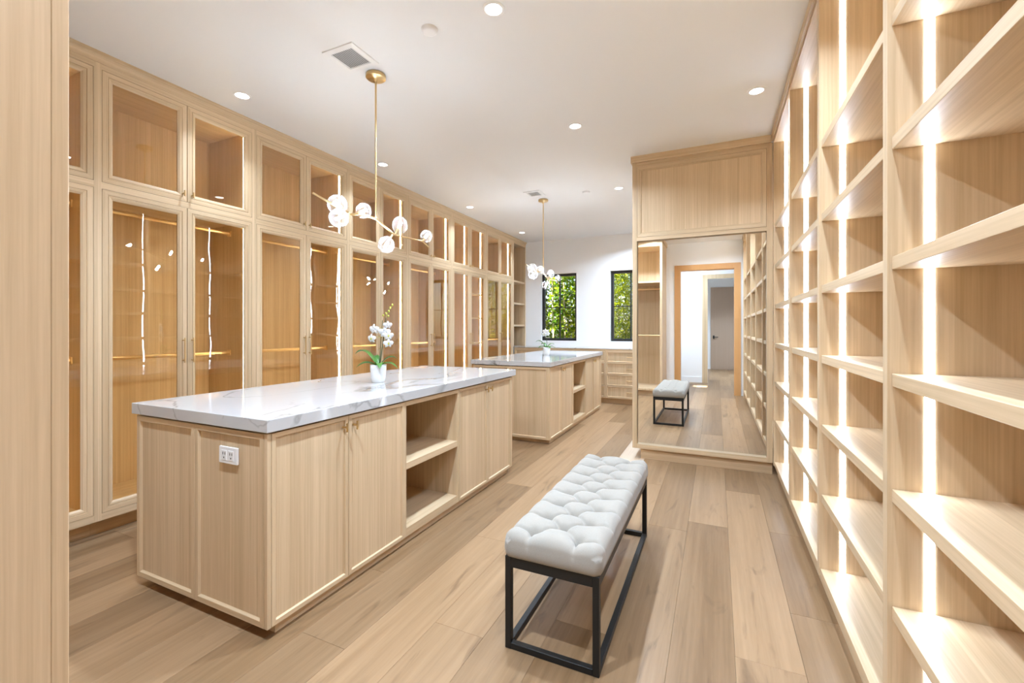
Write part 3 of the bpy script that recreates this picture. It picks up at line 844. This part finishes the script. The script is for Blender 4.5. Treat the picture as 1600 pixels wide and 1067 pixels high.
def flower_mesh(c, facing, s):
    f = Vector(facing).normalized(); u = f.cross(Vector((0, 0, 1))).normalized(); v = u.cross(f)
    mb = MB()
    for a, L, w in ((90, 1.0, .30), (14, 1.1, .50), (166, 1.1, .50), (-52, .95, .28), (-128, .95, .28)):
        a = math.radians(a); d = u * math.cos(a) + v * math.sin(a); e = f.cross(d)
        vs = []; n = 6
        for i in range(n + 1):
            t = i / n; ww = s * w * math.sin(PI * (.08 + .84 * t)) ** .8
            p = Vector(c) + d * s * L * t + f * s * (.18 * math.sin(t * PI) - .12 * t * t)
            vs += [p - e * ww, p + f * s * .05, p + e * ww]
        th = f * -.0012; m = len(vs); vs = vs + [q + th for q in vs]
        fs = []
        for i in range(n):
            for k in (0, 1):
                q = i * 3 + k; fs += [(q, q + 1, q + 4, q + 3), (m + q, m + q + 3, m + q + 4, m + q + 1)]
            fs += [(i * 3, i * 3 + 3, m + i * 3 + 3, m + i * 3), (i * 3 + 2, m + i * 3 + 2, m + i * 3 + 5, i * 3 + 5)]
        mb.add(vs, fs, True)
    return mb
def orchid(px, py, label, sc=1.0, small=False):
    z0 = .935
    r = thing('potted_orchid', label, 'plant', (px, py, z0), 'white orchids on the island tops')
    H = .125 * sc; R = .056 * sc
    obj('pot', MB().lathe([(.0001, 0), (R * .72, 0), (R * .80, .006), (R * .90, H * .3), (R, H * .75), (R, H), (R * .93, H), (R * .92, H * .88), (.0001, H * .88)], (px, py, z0), 36), pot_m, r)
    obj('moss', MB().lathe([(.0001, H * .93), (R * .6, H * .92), (R * .91, H * .885)], (px, py, z0), 16), soil_m, r)
    b = (px, py, z0 + H * .88)
    cr = Vector((math.cos(YAW), math.sin(YAW), 0))  # across the view
    base_a = YAW
    spec = [(base_a + PI - .1, .17, .026, .13, .03), (base_a + PI + .5, .15, .024, .05, .045), (base_a + .25, .13, .020, .08, .02), (base_a - .2, .15, .019, .05, .055), (base_a - 1.2, .13, .022, .05, .05), (base_a + 2.2, .12, .022, .09, .03)]
    for a, L, w, rise, droop in spec: obj('leaf', leaf_blade(b, a, L * sc, w * sc * 1.3, rise * sc, droop * sc), orchid_leaf, r)
    top = .44 if not small else .30
    P = lambda s, z, dd=0: (px + cr.x * s - cr.y * dd, py + cr.y * s + cr.x * dd, z0 + z)
    if not small:
        path = [P(.01, .11), P(.022, .20), P(.035, .30), P(.048, .39), P(.055, .46)]
        st = obj('stem', MB().tube(path, .004, 8, r2=.0025), stem_m, r)
        obj('stake', MB().tube([P(.006, .11), P(.030, .44)], .0022, 6), stem_m, r)
        sp2 = [P(.055, .46), P(.065, .495), P(.085, .525), P(.10, .545)]
        obj('bud_stem', MB().tube(sp2, .0016, 6), bud_m, r)
        for q in ((.055, .49), (.075, .505), (.085, .53), (.10, .55), (.072, .47), (.035, .475)):
            obj('bud', MB().sphere(P(*q), .007, 10, 8, 1.3), bud_m, r)
        fl_ = [(-.025, .375, .038), (-.043, .310, .034), (.048, .355, .040), (.075, .330, .036), (.070, .405, .030), (.075, .275, .034)]
        ctr = (.042, .36)
    else:
        path = [P(.0, .08), P(.006, .18), P(.0, .26), P(-.01, .315)]
        st = obj('stem', MB().tube(path, .004, 8, r2=.0025), stem_m, r)
        fl_ = [(-.015, .335, .042), (-.035, .295, .040), (.01, .30, .036)]
        ctr = (-.005, .30)
    for i, (s, z, q) in enumerate(fl_):
        tocam = Vector((-px, -py, .0)).normalized() * 1.0
        fc = tocam + cr * (s - ctr[0]) * 9 + Vector((0, 0, -.15))
        fo = obj('flower', flower_mesh(P(s, z, -.012), fc, q), petal_m, r)
        obj('lip', MB().sphere(Vector(P(s, z, -.012)) + fc.normalized() * .007, .0065, 8, 6, 1.2), bud_m if i % 2 else petal_m, fo)
        obj('pedicel', MB().tube([P(s, z, -.010), P((s + ctr[0]) / 2, z + .012, 0), P(ctr[0], z + .008, 0)], .0013, 6), bud_m, fo)
orchid(-2.187, 2.457, 'tall white orchid in a white pot on the front island')
orchid(-2.187, 5.886, 'small white orchid in a white pot on the back island', .92, True)

# ------------------------------------------------------------------ garden seen through the windows
g = MB().box(-14, 8, YB + .2, 26, -.5, -.3); go = obj('ground', g, soil_m); go['kind'] = 'structure'
rg = random.Random(5)
def leaves_mb(n, cen, rad, size, asp, fill=.55):
    vs, fs = [], []
    for i in range(n):
        while True:
            p = [rg.uniform(-1, 1) for _ in range(3)]
            d = math.sqrt(sum(q * q for q in p))
            if d < 1 and d > fill * rg.random(): break
        c = Vector((cen[0] + p[0] * rad[0], cen[1] + p[1] * rad[1], cen[2] + p[2] * rad[2]))
        u = Vector((rg.gauss(0, 1), rg.gauss(0, 1), rg.gauss(0, 1))).normalized(); w = u.cross(Vector((rg.gauss(0, 1), rg.gauss(0, 1), rg.gauss(0, 1)))).normalized()
        L = size * rg.uniform(.6, 1.3); k = len(vs); nn = u.cross(w) * L * .15
        vs += [c - u * L, c + w * L * asp + nn, c + u * L, c - w * L * asp + nn]
        fs.append((k, k + 1, k + 2, k + 3))
    return MB().add(vs, fs)
trees = [(-6.35, 12.6, 4.6, .58, 0, 'dense green tree at the far left behind the window wall', 3600), (-5.1, 12.2, 4.8, .60, 0, 'dense green tree with pale trunks filling the left part of the left window', 6000),
         (-3.85, 12.3, 4.4, .60, 0, 'dense green tree with pale trunks on the right side of the left window', 6000),
         (-2.64, 13.2, 3.9, .56, 1, 'feathery yellow-green tree on the left of the right window', 9000), (-1.38, 13.0, 2.9, .54, 1, 'low feathery yellow-green tree in the middle of the right window', 9000),
         (-.2, 13.2, 4.2, .58, 1, 'feathery yellow-green tree hidden right of the windows', 3000)]
for (x, y, h, rad, kd, lb, n) in trees:
    r = thing('garden_tree', lb, 'tree', (x, y, -.3), 'trees outside the windows')
    lv = obj('foliage', leaves_mb(n, (x, y, h * .40), (rad, .9, h * .62), .072 if kd == 0 else .085, .42 if kd == 0 else .15), (leaf_dense, leaf_fine)[kd], r); lv['kind'] = 'stuff'
    for q in range(3 if kd == 0 else 1):
        tx = x + (q - 1) * .36 + rg.uniform(-.06, .06) if kd == 0 else x
        ty = y - .62 if kd == 0 else y
        obj('trunk', MB().tube([(tx, ty, -.35), (tx + .03, ty, 1.2), (tx - .02, ty, h * .72)], .030, 8, r2=.018), bark_m, r)

# added hall lamps: unseen ceiling discs put in to brighten the hall
for i, (x, y) in enumerate(((-.6, -1.4), (.3, -4.4))):
    downlight(x, y, 'unseen downlight added in the hall, %s' % ('near the doorway' if i == 0 else 'by the brown door'), P_HALL * (1 if i == 0 else 3.5), 160)
